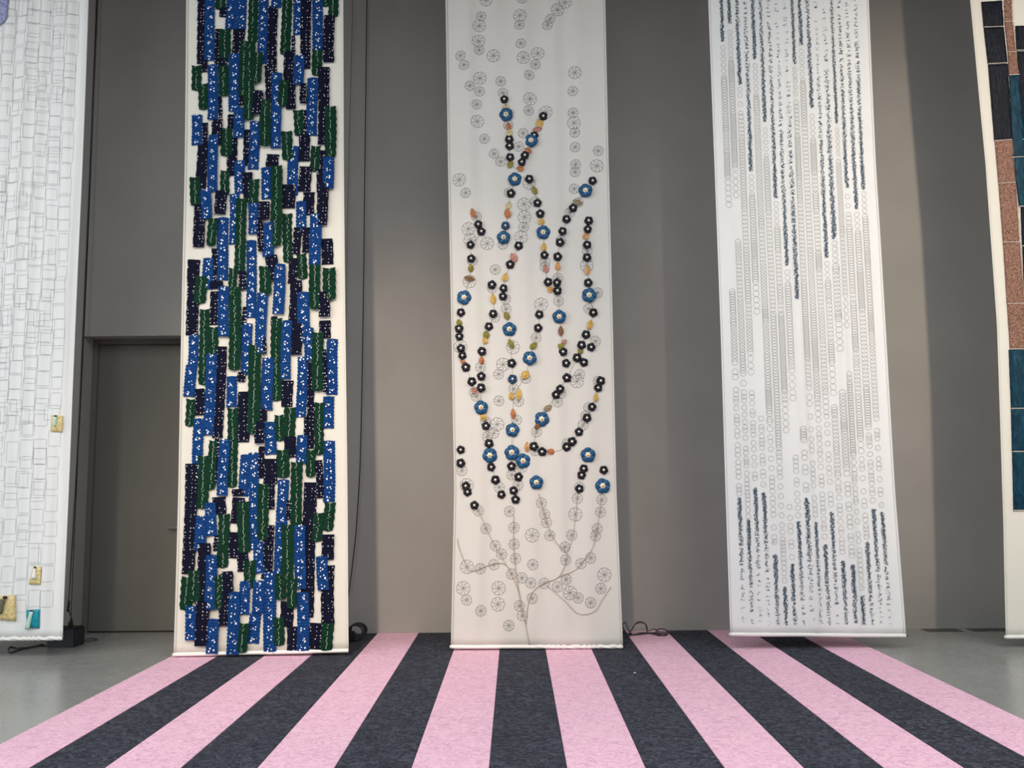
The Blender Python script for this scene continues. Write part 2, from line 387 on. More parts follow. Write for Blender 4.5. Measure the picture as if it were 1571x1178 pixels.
STR4 = '''
N305,55,395,175 N310,320,342,430 B258,95,330,325 B185,185,262,425 G340,175,415,545 N440,0,520,50 N435,60,520,240 N415,300,490,480 N475,430,550,572 G480,90,560,440 N640,560,672,622 N685,250,725,570
B590,365,662,585 N660,350,722,545 G525,495,600,685 N815,80,850,210 G785,245,865,640 B875,250,950,690 G1000,165,1068,362 G1075,95,1145,290 N1065,315,1145,490 N1060,530,1145,960 B1030,465,1105,700
N198,375,285,800 N187,780,280,1088 B258,455,332,835 G80,610,160,840 G140,565,215,780 G310,590,390,830 N370,570,448,720 N355,715,420,945 B120,810,190,1048 B268,900,345,1140 B410,712,490,1148 B555,860,630,1072
B490,640,560,870 B585,635,662,860 G480,930,550,1130 B660,570,745,1142 G745,590,815,765 N775,780,862,955 G825,620,890,825 G730,890,800,1085 N820,955,905,1138 B890,715,970,1135 N972,930,1060,1112 G1060,930,1137,1125
'''
strips = []
def parse(T, fx, fy):
    for w in T.split():
        a = [float(t) for t in w[1:].split(',')]; strips.append((w[0], fx(a[0]), fy(a[1]), fx(a[2]), fy(a[3])))
parse(STR, lambda x: 270+x/4.711, lambda y: y/4.712)
parse(STR4, lambda x: 260+x/4.531, lambda y: 750+y/4.531)
rs = random.Random(3); layers = []
for idx, (c, x0, y0, x1, y1) in enumerate(strips):
    lay = 1
    for k, (q, l) in enumerate(layers):
        if x0 < q[3]-0.5 and x1 > q[1]+0.5 and y0 < q[4]-0.5 and y1 > q[2]+0.5: lay = max(lay, l+1)
    lay = min(lay, 7)
    layers.append(((c, x0, y0, x1, y1), lay))
    eps = 0.003 + 0.0035*lay
    xm, ym = (x0+x1)/2, (y0+y1)/2
    ctr = at(xm, ym, B1.Y); w = (x1-x0)*B1.Y/F*0.5+0.001; top = at(xm, y0, B1.Y).z; bot = at(xm, y1, B1.Y).z
    if y0 < -5: top += 0.9
    h = (top-bot)/2; zc = (top+bot)/2
    tilt = rs.uniform(-0.02, 0.02) if h > 0.22 else rs.uniform(-0.07, 0.07)
    lean = (B1.X(0.5, 3)-B1.X(0.5, 2))*0
    n = max(6, int(2*h/0.016)); V = []; Fc = []
    ph = rs.uniform(0, 6)
    for j in range(n+1):
        t = j/n*2-1; z = t*h
        if c == 'B': e = 0.0045*math.sin(j*math.pi+ph) if j % 2 else -0.002; e = 0.005*(1 if j % 2 else -0.7)*rs.uniform(0.4, 1.2)
        elif c == 'G': e = 0.004*(1 if (j//2) % 2 else -0.5)
        else: e = 0.0025*math.sin(j*1.1+ph)+0.0012*rs.uniform(-1, 1)
        ww = w+e
        bow = 0.004*math.sin(t*2.2+ph) if h > 0.2 else 0.002*math.sin(t*2+ph)
        for i, sx in enumerate((-1, -1, -0.5, 0, 0.5, 1, 1)):
            zz = z
            if c == 'G':        # chevron rows and pointed ends
                zz += 0.012*(abs(sx)-0.5)
            elif c == 'B': zz += 0.003*math.cos(sx*3)*(1 if j in (0, n) else 0)
            xx = bow+sx*ww; xr = xx+zz*math.sin(tilt); zr = zz-xx*math.sin(tilt)
            X = ctr.x+xr; Z = zc+zr
            prof = 0.0 if i in (0, 6) else (0.0028 if i in (1, 5) else (0.0048 if c != 'G' else (0.0062 if i == 3 else 0.0045)))
            if 0 < i < 6: prof += 0.0012*math.sin(j*1.7+i*2+ph)
            V.append(Vector((X, B1.surf(X, Z)-eps-prof, Z)))
    for j in range(n):
        for i in range(6):
            a = j*7+i; Fc.append((a, a+1, a+8, a+7))
    for j in (0, n):      # close the ends down to the cloth
        base = len(V)
        for i in range(1, 6): v = V[j*7+i]; V.append(Vector((v.x, B1.surf(v.x, v.z)-eps+0.0005, v.z)))
        for i in range(4):
            a = j*7+1+i; Fc.append((base+i, base+i+1, a+1, a) if j == 0 else (a, a+1, base+i+1, base+i))
    b = MB(); b.add(V, Fc); o = b.build({'B': 'blue_strip', 'N': 'navy_strip', 'G': 'green_strip'}[c], M[c], B1.root)
    if c == 'G' and h > 0.08:      # running stitch down the middle
        b = MB(); q = int(2*h/0.012)
        for k in range(1, q):
            if rs.random() < 0.25: continue
            z = -h+2*h*k/q; sx = rs.choice((0, 0, -0.012, 0.012)); dx = rs.uniform(-.004, .004)
            X = ctr.x+z*math.sin(tilt)+sx*rs.random(); Z = zc+z
            y = B1.surf(X, Z)-eps-0.0078
            b.add([(X-.0017, y, Z-.005), (X+.0017, y, Z-.005), (X+.0017+dx, y, Z+.0045), (X-.0017+dx, y, Z+.0045)], [(0, 1, 2, 3)])
        s2 = link('running_stitch', mesh('running_stitch', [v-B1.root.location for v in b.V], b.F, M['stitch']), o)
        s2['kind'] = 'stuff'

    if c != 'G':                   # pale eyelets worked into the strip
        b = MB(); z = -h+0.02; k = 0
        def eyelet(dx, zz, r):
            X = ctr.x+dx*w+zz*math.sin(tilt); Z = zc+zz; y = B1.surf(X, Z)-eps-0.0068
            b.add([(X+r*math.cos(q*1.0472), y, Z+r*1.1*math.sin(q*1.0472)) for q in range(6)], [(0, 1, 2, 3, 4, 5)])
        while z < h-0.012:
            if c == 'B':
                sg = 1 if k % 2 else -1
                eyelet(0.30*sg+rs.uniform(-.2, .2), z+rs.uniform(-.008, .008), rs.uniform(.005, .0095)); eyelet(-0.15*sg+rs.uniform(-.25, .25), z+0.014+rs.uniform(-.006, .006), rs.uniform(.0045, .0085)); eyelet(0.25*sg, z+0.024, rs.uniform(.0035, .008))
                for _q in range(1): eyelet(rs.uniform(-.75, .75), min(z+rs.uniform(0, 0.08), h-0.01), rs.uniform(.002, .004))
                z += rs.uniform(0.055, 0.105)
            else:
                for sx in (-0.78, 0.15, 0.75):
                    if rs.random() < 0.62: eyelet(sx+rs.uniform(-.12, .12), z+rs.uniform(-.006, .006), rs.uniform(.0025, .0055))
                z += rs.uniform(0.022, 0.042)
            k += 1
        if b.V:
            s2 = link('eyelets', mesh('eyelets', [v-B1.root.location for v in b.V], b.F, M['eye_B' if c == 'B' else 'eye_N']), o); s2['kind'] = 'stuff'

# ============ banner with the flowering branch
B2 = Banner(7.97, [(683.8, 0), (687.4, 250), (692.7, 500), (697, 750), (692, 992)], [(928.4, 0), (933.7, 250), (940, 500), (945.5, 750), (955.5, 992)],
            [(0.14, 0.05, 0.9, 0), (0.3, 0.06, 0.5, 1), (0.47, 0.05, 0.8, 2), (0.66, 0.05, 0.9, 3), (0.82, 0.06, 0.6, 5)], 0.030, M['fab_ivory'],
            'ivory banner with a branching spray of blue and navy fabric flowers', gather=2)
PINK = {1: '''P310,5 p275,122 P260,190 P255,302 p260,365 p125,408 p150,478 P362,410 P265,568 p193,628 p263,663 p243,757 P247,880 p298,1005 p367,1115 p415,1170 p570,0 P553,120 p550,188 p560,323 P578,425 P683,388 p667,468 p622,548 P627,720 p617,805
P880,20 P825,78 p772,145 p753,188 P950,530 p935,663 p937,820 P943,893 p950,963 p952,1068 p1120,1090 p415,592 p432,675 P740,815 p577,970 p545,1065 p470,905''',
2: '''P115,122 p163,220 p475,215 P620,150 p665,280 P583,303 P587,395 p580,467 P562,540 p430,590 p240,390 P182,480 P195,560 P318,582 p210,710 P190,860 p375,772 p355,905 p450,985 p375,1115 p455,1055 P1110,22 p955,15 p952,70 p945,190 p975,290 p915,360 p850,565
p1040,640 P1036,745 p1115,938 p1050,1055 p735,715 p735,750 p828,835 p832,1000 P707,1022''',
3: '''P125,150 p270,300 p225,480 p240,510 p305,690 P390,710 p365,775 p320,800 p405,1165 p135,1045 P170,1150 P503,155 P432,280 p400,350 p510,455 p545,545 p402,542 p530,680 p570,1020 p495,1075 p540,1150 p672,85 p595,380 p665,900 p675,765 p825,550 p850,490
P965,400 p985,350 p1100,110 p1120,400 p1050,590 p1030,650 p1010,715 p895,850 p985,1165''',
4: '''p245,150 p297,275 p362,393 p405,452 P165,540 p257,552 p352,525 P140,690 p162,770 p262,845 P385,688 P380,800 p455,948 p460,155 p492,267 p493,383 p503,483 p475,590 p547,617 p608,650 p530,812 p550,880 P617,320 p622,523 p683,97 p705,175 p717,232 p740,322
p845,402 p850,490 p893,320 P918,175 p932,65 p1102,75 p1093,160 p1070,275 p1058,325 p1023,478 p957,517 p853,625 p793,677 p703,655 p618,757 P880,720 p937,755 p1023,787 P1120,595 p1095,690'''}
def crop_px(k, x, y):
    return (680+x/4.532, 750+y/4.532) if k == 4 else (680+x/4.711, (k-1)*250+y/4.711)
for k, T in PINK.items():
    for w in T.split():
        x, y = (float(t) for t in w[1:].split(',')); px, py = crop_px(k, x, y)
        q = at(px, py, B2.Y); R = (10.4 if w[0] == 'P' else 8.0)*B2.Y/F; b = MB(); r0 = rs.uniform(0, 6)
        N = 48; P = []
        for i in range(N):       # eight shallow lobes
            a = r0+i*2*math.pi/N; rr = R*(0.93+0.07*abs(math.sin(4*(a-r0)))); P.append((q.x+rr*math.cos(a), q.z+rr*math.sin(a)))
        ribbon_into(b, B2, P, 0.0032, 0.003, True)
        for s8 in range(8):
            P = []
            for i in range(9):
                t = i/8; rr = R*0.93*t; a = r0+s8*math.pi/4 + 0.95*(1-t)**1.3
                P.append((q.x+rr*math.cos(a), q.z+rr*math.sin(a)))
            ribbon_into(b, B2, P, 0.003, 0.0032)
        b.build('pinwheel_drawing', M['ink'], B2.root)

# cords of the branch
CORDS = [[(600, 1085), (570, 930), (545, 830), (520, 700), (480, 600), (440, 530), (385, 515), (300, 535), (205, 570), (165, 540), (145, 500), (108, 400), (100, 345)],
         [(570, 930), (525, 700), (500, 520), (490, 380), (490, 180)],
         [(575, 940), (590, 800), (620, 715), (690, 660), (800, 610), (855, 500), (855, 440), (780, 365), (720, 230), (665, 30)],
         [(800, 610), (920, 560), (980, 490), (1040, 400), (1075, 230), (1100, 60)],
         [(855, 440), (890, 370), (915, 230), (935, 30)],
         [(720, 670), (780, 720), (850, 780), (920, 855), (985, 870), (1060, 840), (1110, 760), (1165, 680)],
         [(440, 530), (410, 480), (330, 340), (250, 160), (215, 100)]]
for i, c in enumerate(CORDS):
    P = [B2.p(*crop_px(4, x, y), 0.006) for x, y in c]
    b = MB(); b.tube([Vector((v.x, B2.surf(v.x, v.z)-0.006, v.z)) for v in spline(P, 6)], 0.0030 if i < 3 else 0.0023, 6)
    b.build('stem_cord', M['cord'], B2.root, True)
THREADS = [(1, [(442, 724), (455, 833), (472, 915), (480, 1058), (485, 1180), (557, 1226), (590, 1132), (635, 1022), (680, 938), (722, 845)]),
           (2, [(518, 122), (490, 222), (470, 310), (465, 365), (436, 541)]), (2, [(518, 122), (622, 122), (681, 292), (701, 369), (723, 504), (727, 610), (731, 668), (742, 765), (757, 863), (823, 928), (837, 1115), (848, 1216), (866, 1366), (887, 1448)]),
           (2, [(217, 368), (275, 498), (199, 598), (204, 697), (190, 840), (152, 975), (128, 1082), (115, 1198), (139, 1393), (208, 1582), (274, 1769), (309, 1901), (337, 2113), (378, 2289)]),
           (2, [(545, 602), (484, 735), (436, 908), (458, 1105), (478, 1203), (495, 1448), (500, 1563), (505, 1813), (500, 1930), (496, 2093), (493, 2191)]),
           (2, [(1078, 133), (1027, 207), (937, 330), (861, 499), (825, 684), (821, 871)]), (2, [(1050, 423), (1037, 688), (1053, 960), (1083, 1084), (1030, 1243), (967, 1408), (893, 1553), (813, 1677), (712, 1851), (655, 2048), (780, 2086), (890, 2051), (980, 1943), (1075, 1763), (1137, 1574)]),
           (2, [(694, 1095), (685, 1193), (625, 1413), (593, 1533), (500, 1690)]), (2, [(352, 883), (361, 1092), (280, 1364), (276, 1544), (274, 1769)])]
for k, c in THREADS:
    P = [B2.p(*crop_px(k, x, y), 0.004) for x, y in c]
    b = MB(); b.tube([Vector((v.x, B2.surf(v.x, v.z)-0.004, v.z)) for v in spline(P, 5)], 0.0016, 5)
    b.build('sewing_thread', M['cord'], B2.root, True)

def flower_mesh(name, R, mat, petals=5, depth=0.012, gap=0.72):
    """cupped overlapping petals with notches between them"""
    V = []; Fc = []
    for p in range(petals):
        a0 = p*2*math.pi/petals; half = math.pi/petals*1.22; nr, na = 4, 8; base = len(V)
        for i in range(nr+1):
            t = 0.12+0.88*i/nr
            for j in range(na+1):
                s = j/na*2-1; a = a0+s*half
                r = R*t*(gap+(1-gap)*math.cos(s*math.pi/2)**0.55 if abs(s) < 1 else gap)
                y = -depth*(0.30+0.85*math.sin(math.pi*t*0.85)*(1-0.75*s*s)) - 0.0035*s - 0.0012*math.sin(9*s+5*t)
                V.append((r*math.cos(a), y, r*math.sin(a)))
        for i in range(nr):
            for j in range(na):
                a = base+i*(na+1)+j; Fc.append((a, a+na+1, a+na+2, a+1))
        rim = base+nr*(na+1); low = len(V)
        for j in range(na+1): v = V[rim+j]; V.append((v[0]*0.97, 0.002, v[2]*0.97))
        for j in range(na): Fc.append((rim+j, low+j, low+j+1, rim+j+1))
    return mesh(name, V, Fc, mat, True)
def centre_mesh(R, mat, y, star=6):
    V = [(0, y-0.007, 0)]; Fc = []; n = star*4
    for i in range(n):
        a = i*2*math.pi/n; r = R*(0.78+0.22*math.cos(star*a)); V.append((r*math.cos(a), y-0.003, r*math.sin(a)))
    for i in range(n):
        a = i*2*math.pi/n; r = R*0.7; V.append((r*math.cos(a), y+0.006, r*math.sin(a)))
    for i in range(n):
        j = (i+1) % n; Fc += [(0, 1+j, 1+i), (1+i, 1+j, 1+n+j, 1+n+i)]
    return mesh('flower_centre', V, Fc, mat, True)
def bead_mesh(r, y, mat):
    bm = bmesh.new(); bmesh.ops.create_icosphere(bm, subdivisions=1, radius=r)
    for v in bm.verts: v.co.y += y
    me = bpy.data.meshes.new('bead'); bm.to_mesh(me); bm.free(); me.materials.append(mat); return me
FL = {'L': (flower_mesh('large_flower', 0.066, M['petal_blue'], 5, 0.015, 0.79), centre_mesh(0.030, M['pearl'], -0.0155), bead_mesh(0.0125, -0.0215, M['bead'])),
      'S': (flower_mesh('small_flower', 0.041, M['petal_navy'], 5, 0.012, 0.70), centre_mesh(0.0135, M['pearl'], -0.0125, 5), None),
      'M': (flower_mesh('medium_flower', 0.042, M['petal_mid'], 5, 0.012, 0.75), centre_mesh(0.0125, M['pearl'], -0.0125, 5), None)}
FLOW = {1: 'S442,724 L455,833 S477,1010 S480,1058 S483,1140 S722,845 L635,1022 S658,983 S590,1132',
2: '''S568,3 L518,122 S622,122 S490,222 S681,292 S701,369 L723,504 M450,456 L436,541 S254,448 S275,498 S199,598 S204,697 L152,975 S128,1082 S545,602 S484,735 S352,883 S436,908 S431,966 S361,1092 S330,1183 S1078,133 L1027,207 S937,330 S890,410 S861,499 S843,580
S1050,423 S1042,485 S1038,597 S1037,688 S1046,870 L1053,960 S1083,1084 S731,668 S757,863 S825,684 S821,871 S823,928 S694,1095 L837,1115''',
3: '''S115,20 S117,77 S128,163 S139,215 S165,300 S280,186 S276,366 S208,404 S275,449 L274,591 S309,723 S331,849 L337,935 S347,1019 S378,1111 S127,894 S127,990 S164,1155 L478,25 S495,270 M500,385 L500,752 L496,915 L577,975 S493,1013 S544,1090 S685,15
L625,235 S655,870 S715,908 L712,673 S813,499 S844,457 S893,375 S887,270 S866,188 S1030,65 S998,140 S967,230 S1015,265 S1068,155 S1137,396 S1119,447 S1075,585 S1037,665 S980,765 S931,835 S890,873 L1045,932 S1014,1030 S998,1077 S982,1175 S1160,1040 L1152,1155 L672,1130''',
4: 'S170,20 S218,112 S405,37 S490,10 S503,72'}
fnum = 0
for k, T in FLOW.items():
    for w in T.split():
        x, y = (float(t) for t in w[1:].split(',')); q = B2.p(*crop_px(k, x, y), 0.0055 if w[0] == 'L' else 0.0075)
        fm, cm, bmm = FL[w[0]]
        o = link({'L': 'large_blue_flower', 'S': 'small_navy_flower', 'M': 'slate_blue_flower'}[w[0]], fm, B2.root)
        o.location = q-B2.root.location; o.rotation_euler = (rs.uniform(-.09, .09), rs.uniform(0, 6.28), rs.uniform(-.09, .09))
        sc_ = rs.uniform(0.95, 1.05); o.scale = (sc_, 1, sc_)
        link('flower_centre', cm, o)
        if bmm: link('bead', bmm, o)

def leaf_mesh(L, Wd, mat, curl):
    V = []; Fc = []; n = 10
    for i in range(n+1):
        t = i/n; z = (t-0.5)*L; w = Wd/2*math.sin(math.pi*t**0.85)**0.8 if 0 < i < n else 0.0006
        y0 = -0.006-0.012*curl*math.sin(math.pi*t)
        for s in (-1, -0.5, 0, 0.5, 1):
            V.append((s*w, y0+0.009*abs(s)*math.sin(math.pi*t)+0.0015*math.sin(12*t+4*s), z))
    for i in range(n):
        for j in range(4): a = i*5+j; Fc.append((a, a+1, a+6, a+5))
    return mesh('leaf', V, Fc, mat, False)
LM = {k: leaf_mesh(1.0, 1.0, M['leaf_'+k], 1.0) for k in LEAFC}
LEAVES = {1: 'y453,773,40,45,0 c472,915,62,38,10 y478,965,50,55,80 g695,893,70,55,20 p680,938,75,38,-80 c612,1095,60,45,60',
2: '''o485,10,70,45,-20 c557,48,60,45,70 o658,200,72,42,25 g708,425,55,50,0 y470,310,65,35,-15 c465,365,78,52,5 c217,368,78,42,15 o200,765,65,45,5 b190,840,85,38,75 o115,1158,62,45,20 p510,685,78,55,30 g447,828,70,45,-20 g360,985,80,45,10
o458,1105,65,45,25 k968,290,80,42,70 a1030,535,55,45,-60 a1040,780,75,42,-8 g1060,1165,60,42,-10 g727,610,65,45,0 p742,765,68,40,10 a773,915,52,45,40 a827,752,66,42,0''',
3: '''c145,262,55,32,60 o310,65,62,52,10 g303,108,52,42,0 c277,250,65,38,5 p225,470,52,45,60 g290,660,58,45,40 o488,130,80,40,25 g493,508,62,42,0 g548,495,85,40,-8 c505,635,78,38,5 o652,145,70,45,-50 g593,355,72,60,-40 a605,875,78,36,0
c780,908,78,42,80 b680,725,55,36,-40 k760,592,82,42,-70 b848,38,78,42,0 p872,118,55,32,-50 o850,150,52,48,60 o990,185,45,42,50 g1103,517,66,36,0 g1055,8,45,36,0'''}
for k, T in LEAVES.items():
    for w in T.split():
        x, y, L, wd, an = (float(t) for t in w[1:].split(',')); q = B2.p(*crop_px(k, x, y), 0.004)
        o = link('foil_leaf', LM[w[0]], B2.root); o.location = q-B2.root.location
        u = B2.Y/F/4.711; o.scale = (wd*u, 1.0, L*u); o.rotation_euler = (rs.uniform(-.1, .1), math.radians(-an), rs.uniform(-.25, .25))

# ============ banner printed with columns of circles
B3 = Banner(7.87, [(1086.4, 0), (1096, 250), (1105, 500), (1113, 750), (1120.5, 973)], [(1332.5, 0), (1343, 250), (1358, 500), (1372.7, 750), (1389.5, 975)],
            [(0.08, 0.05, 0.6, 1), (0.27, 0.05, 0.4, 0), (0.485, 0.028, 1.1, 2), (0.735, 0.028, 1.1, 4), (0.9, 0.05, 0.5, 3)], 0.028, M['fab_white'],
            'white banner printed with columns of small overlapping circles and slate bars')
TOP = [65, 37, 130, 263, 92, 187, 304, 407, 459, 99, 69, 165.5, 395, 366, 190, 288, 321, 291]
BOT = [764, 798, 749, 756, 851, 901, 866, 800, 764, 801, 835.5, 786, 861, 866, 914, 832, 781, 786]
GAP = {0: (318, 448), 1: (306, 368), 3: (480, 640), 6: (665, 775), 7: (615, 700), 8: (463, 655), 2: (588, 600), 13: (535, 602), 14: (505, 572), 12: (605, 622)}
r3 = random.Random(11)
def zpx(u, py):           # height on the banner at column u for image row py
    z = 3.0
    for _ in range(6):
        x = B3.X(u, z); v = ROT.transposed() @ (Vector((x, B3.Y, z))-EYE); yy = CY-F*v.y/-v.z
        z += (yy-py)*B3.Y/F
    return z
PXM = B3.Y/F
for i in range(18):
    u = 0.0775+0.0491*i; b = MB(); y = TOP[i]+r3.uniform(6, 14)
    nxt = 0; sp = 4.0
    while y < BOT[i]-6:
        g = GAP.get(i)
        if g and g[0] < y < g[1]: y = g[1]+r3.uniform(0, 4)
        f = (y-TOP[i])/(BOT[i]-TOP[i])
        z = zpx(u, y); x = B3.X(u, z); R = PXM*(4.6 if f < 0.75 else 4.0)*(0.8 if f < 0.08 else 1)
        P = [(x+R*math.cos(a*math.pi/8), z+R*math.sin(a*math.pi/8)) for a in range(16)]
        ribbon_into(b, B3, P, 0.0028, 0.003+0.0002*(nxt % 3), True); nxt += 1
        if r3.random() < 0.12: sp = r3.choice((3.4, 4.0, 4.6, 5.2, 6.2))
        y += sp*(1 if f < 0.7 else r3.choice((1.2, 1.6, 2.4, 3.2))) * (2.2 if f < 0.07 else 1)
        if g and abs(y-g[0]) < 45 and y < g[0]: y += 5
    tag(b.build('circle_column', M['ink_pale'] if i in (0, 1, 6, 7, 9, 10, 11) else M['ink_pale'], B3.root), kind='stuff')
    for (ya, yb, up) in ((-130, TOP[i], True), (BOT[i], 958, False)):
        b = MB(); y = ya
        while y < yb:
            d = (yb-y) if up else (y-ya)       # distance from the inked end
            ln = 420 if up else 200
            dens = max(0.0, 1-d/ln)**1.1
            dens = max(dens, 0.13)
            k = 1 if dens > .5 else 1
            for _ in range(3):
                if r3.random() < 0.12+dens:
                    z = zpx(u, y) if _ == 0 else z; x = B3.X(u, z)+max(-3.0, min(3.0, r3.gauss(0, 1.55)))*PXM; a = r3.uniform(0, 3.14); L = PXM*r3.uniform(0.5, 1.2); bend = r3.uniform(-1, 1)*L*0.6
                    zz = z+r3.uniform(-1, 1)*PXM*0.8
                    P = [(x-L*math.cos(a), zz-L*math.sin(a)), (x-bend*math.sin(a), zz+bend*math.cos(a)), (x+L*math.cos(a), zz+L*math.sin(a))]
                    ribbon_into(b, B3, P, 0.0026+0.0022*dens, 0.0034+0.0002*r3.randrange(4))
            y += 1.0/(0.5+0.95*dens)
        tag(b.build('ink_bar', M['ink_blue'], B3.root), kind='stuff')

# ============ banner drawn with rectangles, packets sewn on
B0 = Banner(7.87, None, [(136.5, 0), (125, 300), (111.5, 600), (96.5, 979)],
            [(0.52, 0.03, 0.8, 0), (0.63, 0.04, 1.0, 1), (0.72, 0.03, 0.9, 2), (0.81, 0.035, 0.8, 3), (0.9, 0.035, 1.0, 5), (0.965, 0.02, 0.6, 2), (0.3, 0.05, 0.8, 1), (0.1, 0.05, 0.7, 2)], 0.036, M['fab_white'],
            'white banner drawn with overlapping rectangles, bearing small coloured packets', left_off=1.5, gather=1)
r0 = random.Random(5); cnt = 0
def rect_outline(x0, x1, z0, z1, thick):
    global cnt
    b = MB(); P = []
    for a, c in (((x0, z0), (x1, z0)), ((x1, z0), (x1, z1)), ((x1, z1), (x0, z1)), ((x0, z1), (x0, z0))):
        for k in range(4): P.append((a[0]+(c[0]-a[0])*k/4, a[1]+(c[1]-a[1])*k/4))
    ribbon_into(b, B0, P, thick, 0.003+0.0002*(cnt % 4), True); cnt += 1
    b.build('rectangle_drawing', M['ink_rect'], B0.root)
px2 = B0.Y/F
for ci in range(7):                    # columns counted from the right edge
    off = 23+ci*20.5
    y = -20
    while y < 930:
        dens = 1.0 if y < 620 else 1.6
        z = at(100, y, B0.Y).z; xr = interp(B0.R, z)
        hgt = r0.choice((22, 24, 24, 30, 18)); wid = r0.choice((17, 18, 18, 19, 25 if r0.random() < .4 else 17))
        xc = xr-(off+r0.uniform(-1.6, 1.6)-8)*px2
        if xc-wid*px2 > -4.9: rect_outline(xc-wid*px2, xc, z-hgt*px2, z, 0.0022)
        y += r0.choice((16, 19, 21, 24, 25))*dens
for _ in range(70):
    y = r0.uniform(0, 620) if _ < 50 else r0.uniform(600, 900); z = at(100, y, B0.Y).z; xr = interp(B0.R, z); xc = xr-r0.uniform(25, 140)*px2
    rect_outline(xc-18*px2, xc, z-24*px2, z, 0.002)

def slab(name, ban, P, th, mat, parent, eps=0.002, bulge=0.0, nu=6, nv=8, wav=0.0, rnd=None):
    """thin cloth piece with real thickness on a banner: P = four pixel corners (tl, tr, br, bl)"""
    rr = rnd or r0; C = [at(x, y, ban.Y) for x, y in P]; V = []; Fc = []
    for layer in (0, 1):
        for j in range(nv+1):
            for i in range(nu+1):
                u, v = i/nu, j/nv
                q = (C[0]*(1-u)+C[1]*u)*(1-v)+(C[3]*(1-u)+C[2]*u)*v
                e = eps + (th+bulge*math.sin(math.pi*u)*math.sin(math.pi*v)+(rr.uniform(-wav, wav))) * layer
                if i in (0, nu) or j in (0, nv):
                    q = q+Vector((rr.uniform(-1, 1), 0, rr.uniform(-1, 1)))*wav*0.35 if layer == 0 else Vector((V[j*(nu+1)+i].x, 0, V[j*(nu+1)+i].z))
                V.append(Vector((q.x, ban.surf(q.x, q.z)-e, q.z)))
    n = (nu+1)*(nv+1)
    for j in range(nv):
        for i in range(nu):
            a = j*(nu+1)+i; Fc.append((n+a, n+a+nu+1, n+a+nu+2, n+a+1)); Fc.append((a, a+1, a+nu+2, a+nu+1))
    ring = [i for i in range(nu+1)]+[(j)*(nu+1)+nu for j in range(1, nv+1)]+[nv*(nu+1)+i for i in range(nu-1, -1, -1)]+[j*(nu+1) for j in range(nv-1, 0, -1)]
    for a, c in zip(ring, ring[1:]+ring[:1]): Fc.append((a, n+a, n+c, c))
    off = parent.location if not parent.parent else parent.location+parent.parent.location
    return link(name, mesh(name, [v-off for v in V], Fc, mat, True), parent)
M['amber'] = noisy('amber_silk', (0.55, 0.38, 0.13), (0.84, 0.72, 0.38), 45, 0.5, 0.5, 0.005)
M['teal_silk'] = noisy('teal_silk', (0.0, 0.22, 0.30), (0.01, 0.33, 0.42), 40, 0.4, 0.4, 0.004)
M['mint'] = noisy('mint_ribbon', (0.38, 0.62, 0.52), (0.60, 0.76, 0.62), 60, 0.5)
M['dk_olive'] = noisy('dark_olive_ribbon', (0.05, 0.05, 0.03), (0.22, 0.20, 0.12), 60, 0.6)
M['lilac'] = noisy('lilac_crumple', (0.16, 0.17, 0.36), (0.42, 0.44, 0.66), 35, 0.55, 0.9, 0.012)
M['white_paper'] = new_mat('white_paper', (0.85, 0.85, 0.82), 0.5)
k1 = slab('amber_packet', B0, [(82, 637), (99, 638), (98, 663), (81, 662)], 0.010, M['amber'], B0.root, bulge=0.012, wav=0.003)
slab('mint_tab', B0, [(87, 640), (92, 640), (90, 655), (86, 654)], 0.004, M['mint'], B0.root, eps=0.024, nu=2, nv=4)
slab('packet_button', B0, [(88, 637.5), (91.5, 637.5), (91.5, 640.5), (88, 640.5)], 0.006, M['black'], B0.root, eps=0.02, nu=2, nv=2)
slab('amber_tag', B0, [(55, 868), (66, 869), (65, 896), (48, 895)], 0.010, M['amber'], B0.root, bulge=0.012, wav=0.003)
slab('paper_tongue', B0, [(56.5, 871), (58.5, 871), (60, 887), (52.5, 887)], 0.003, M['white_paper'], B0.root, eps=0.026, nu=2, nv=4)
slab('tag_button', B0, [(56, 868.5), (59, 868.5), (59, 871.5), (56, 871.5)], 0.006, M['black'], B0.root, eps=0.02, nu=2, nv=2)
slab('square_amber_packet', B0, [(-6, 914), (28, 912), (27, 952), (-8, 949)], 0.012, M['amber'], B0.root, bulge=0.016, wav=0.004)
slab('olive_ribbon', B0, [(8, 917), (15, 917), (9, 940), (2, 940)], 0.004, M['dk_olive'], B0.root, eps=0.034, nu=2, nv=5, wav=0.002)
slab('packet_button', B0, [(10.5, 913), (15.5, 913), (15.5, 917), (10.5, 917)], 0.007, M['black'], B0.root, eps=0.024, nu=2, nv=2)
slab('teal_packet', B0, [(44, 935), (63.5, 934), (62, 963), (42, 962)], 0.010, M['teal_silk'], B0.root, bulge=0.014, wav=0.003)
slab('mint_ribbon', B0, [(50.5, 937), (55, 937), (48.5, 965), (41, 964)], 0.004, M['mint'], B0.root, eps=0.026, nu=2, nv=5, wav=0.001)
slab('packet_button', B0, [(50.5, 934.5), (54.5, 934.5), (54.5, 937.5), (50.5, 937.5)], 0.007, M['black'], B0.root, eps=0.022, nu=2, nv=2)
slab('crumpled_lilac_patch', B0, [(-22, -40), (20, -30), (13, 32), (-30, 60)], 0.015, M['lilac'], B0.root, bulge=0.03, nu=10, nv=14, wav=0.012)

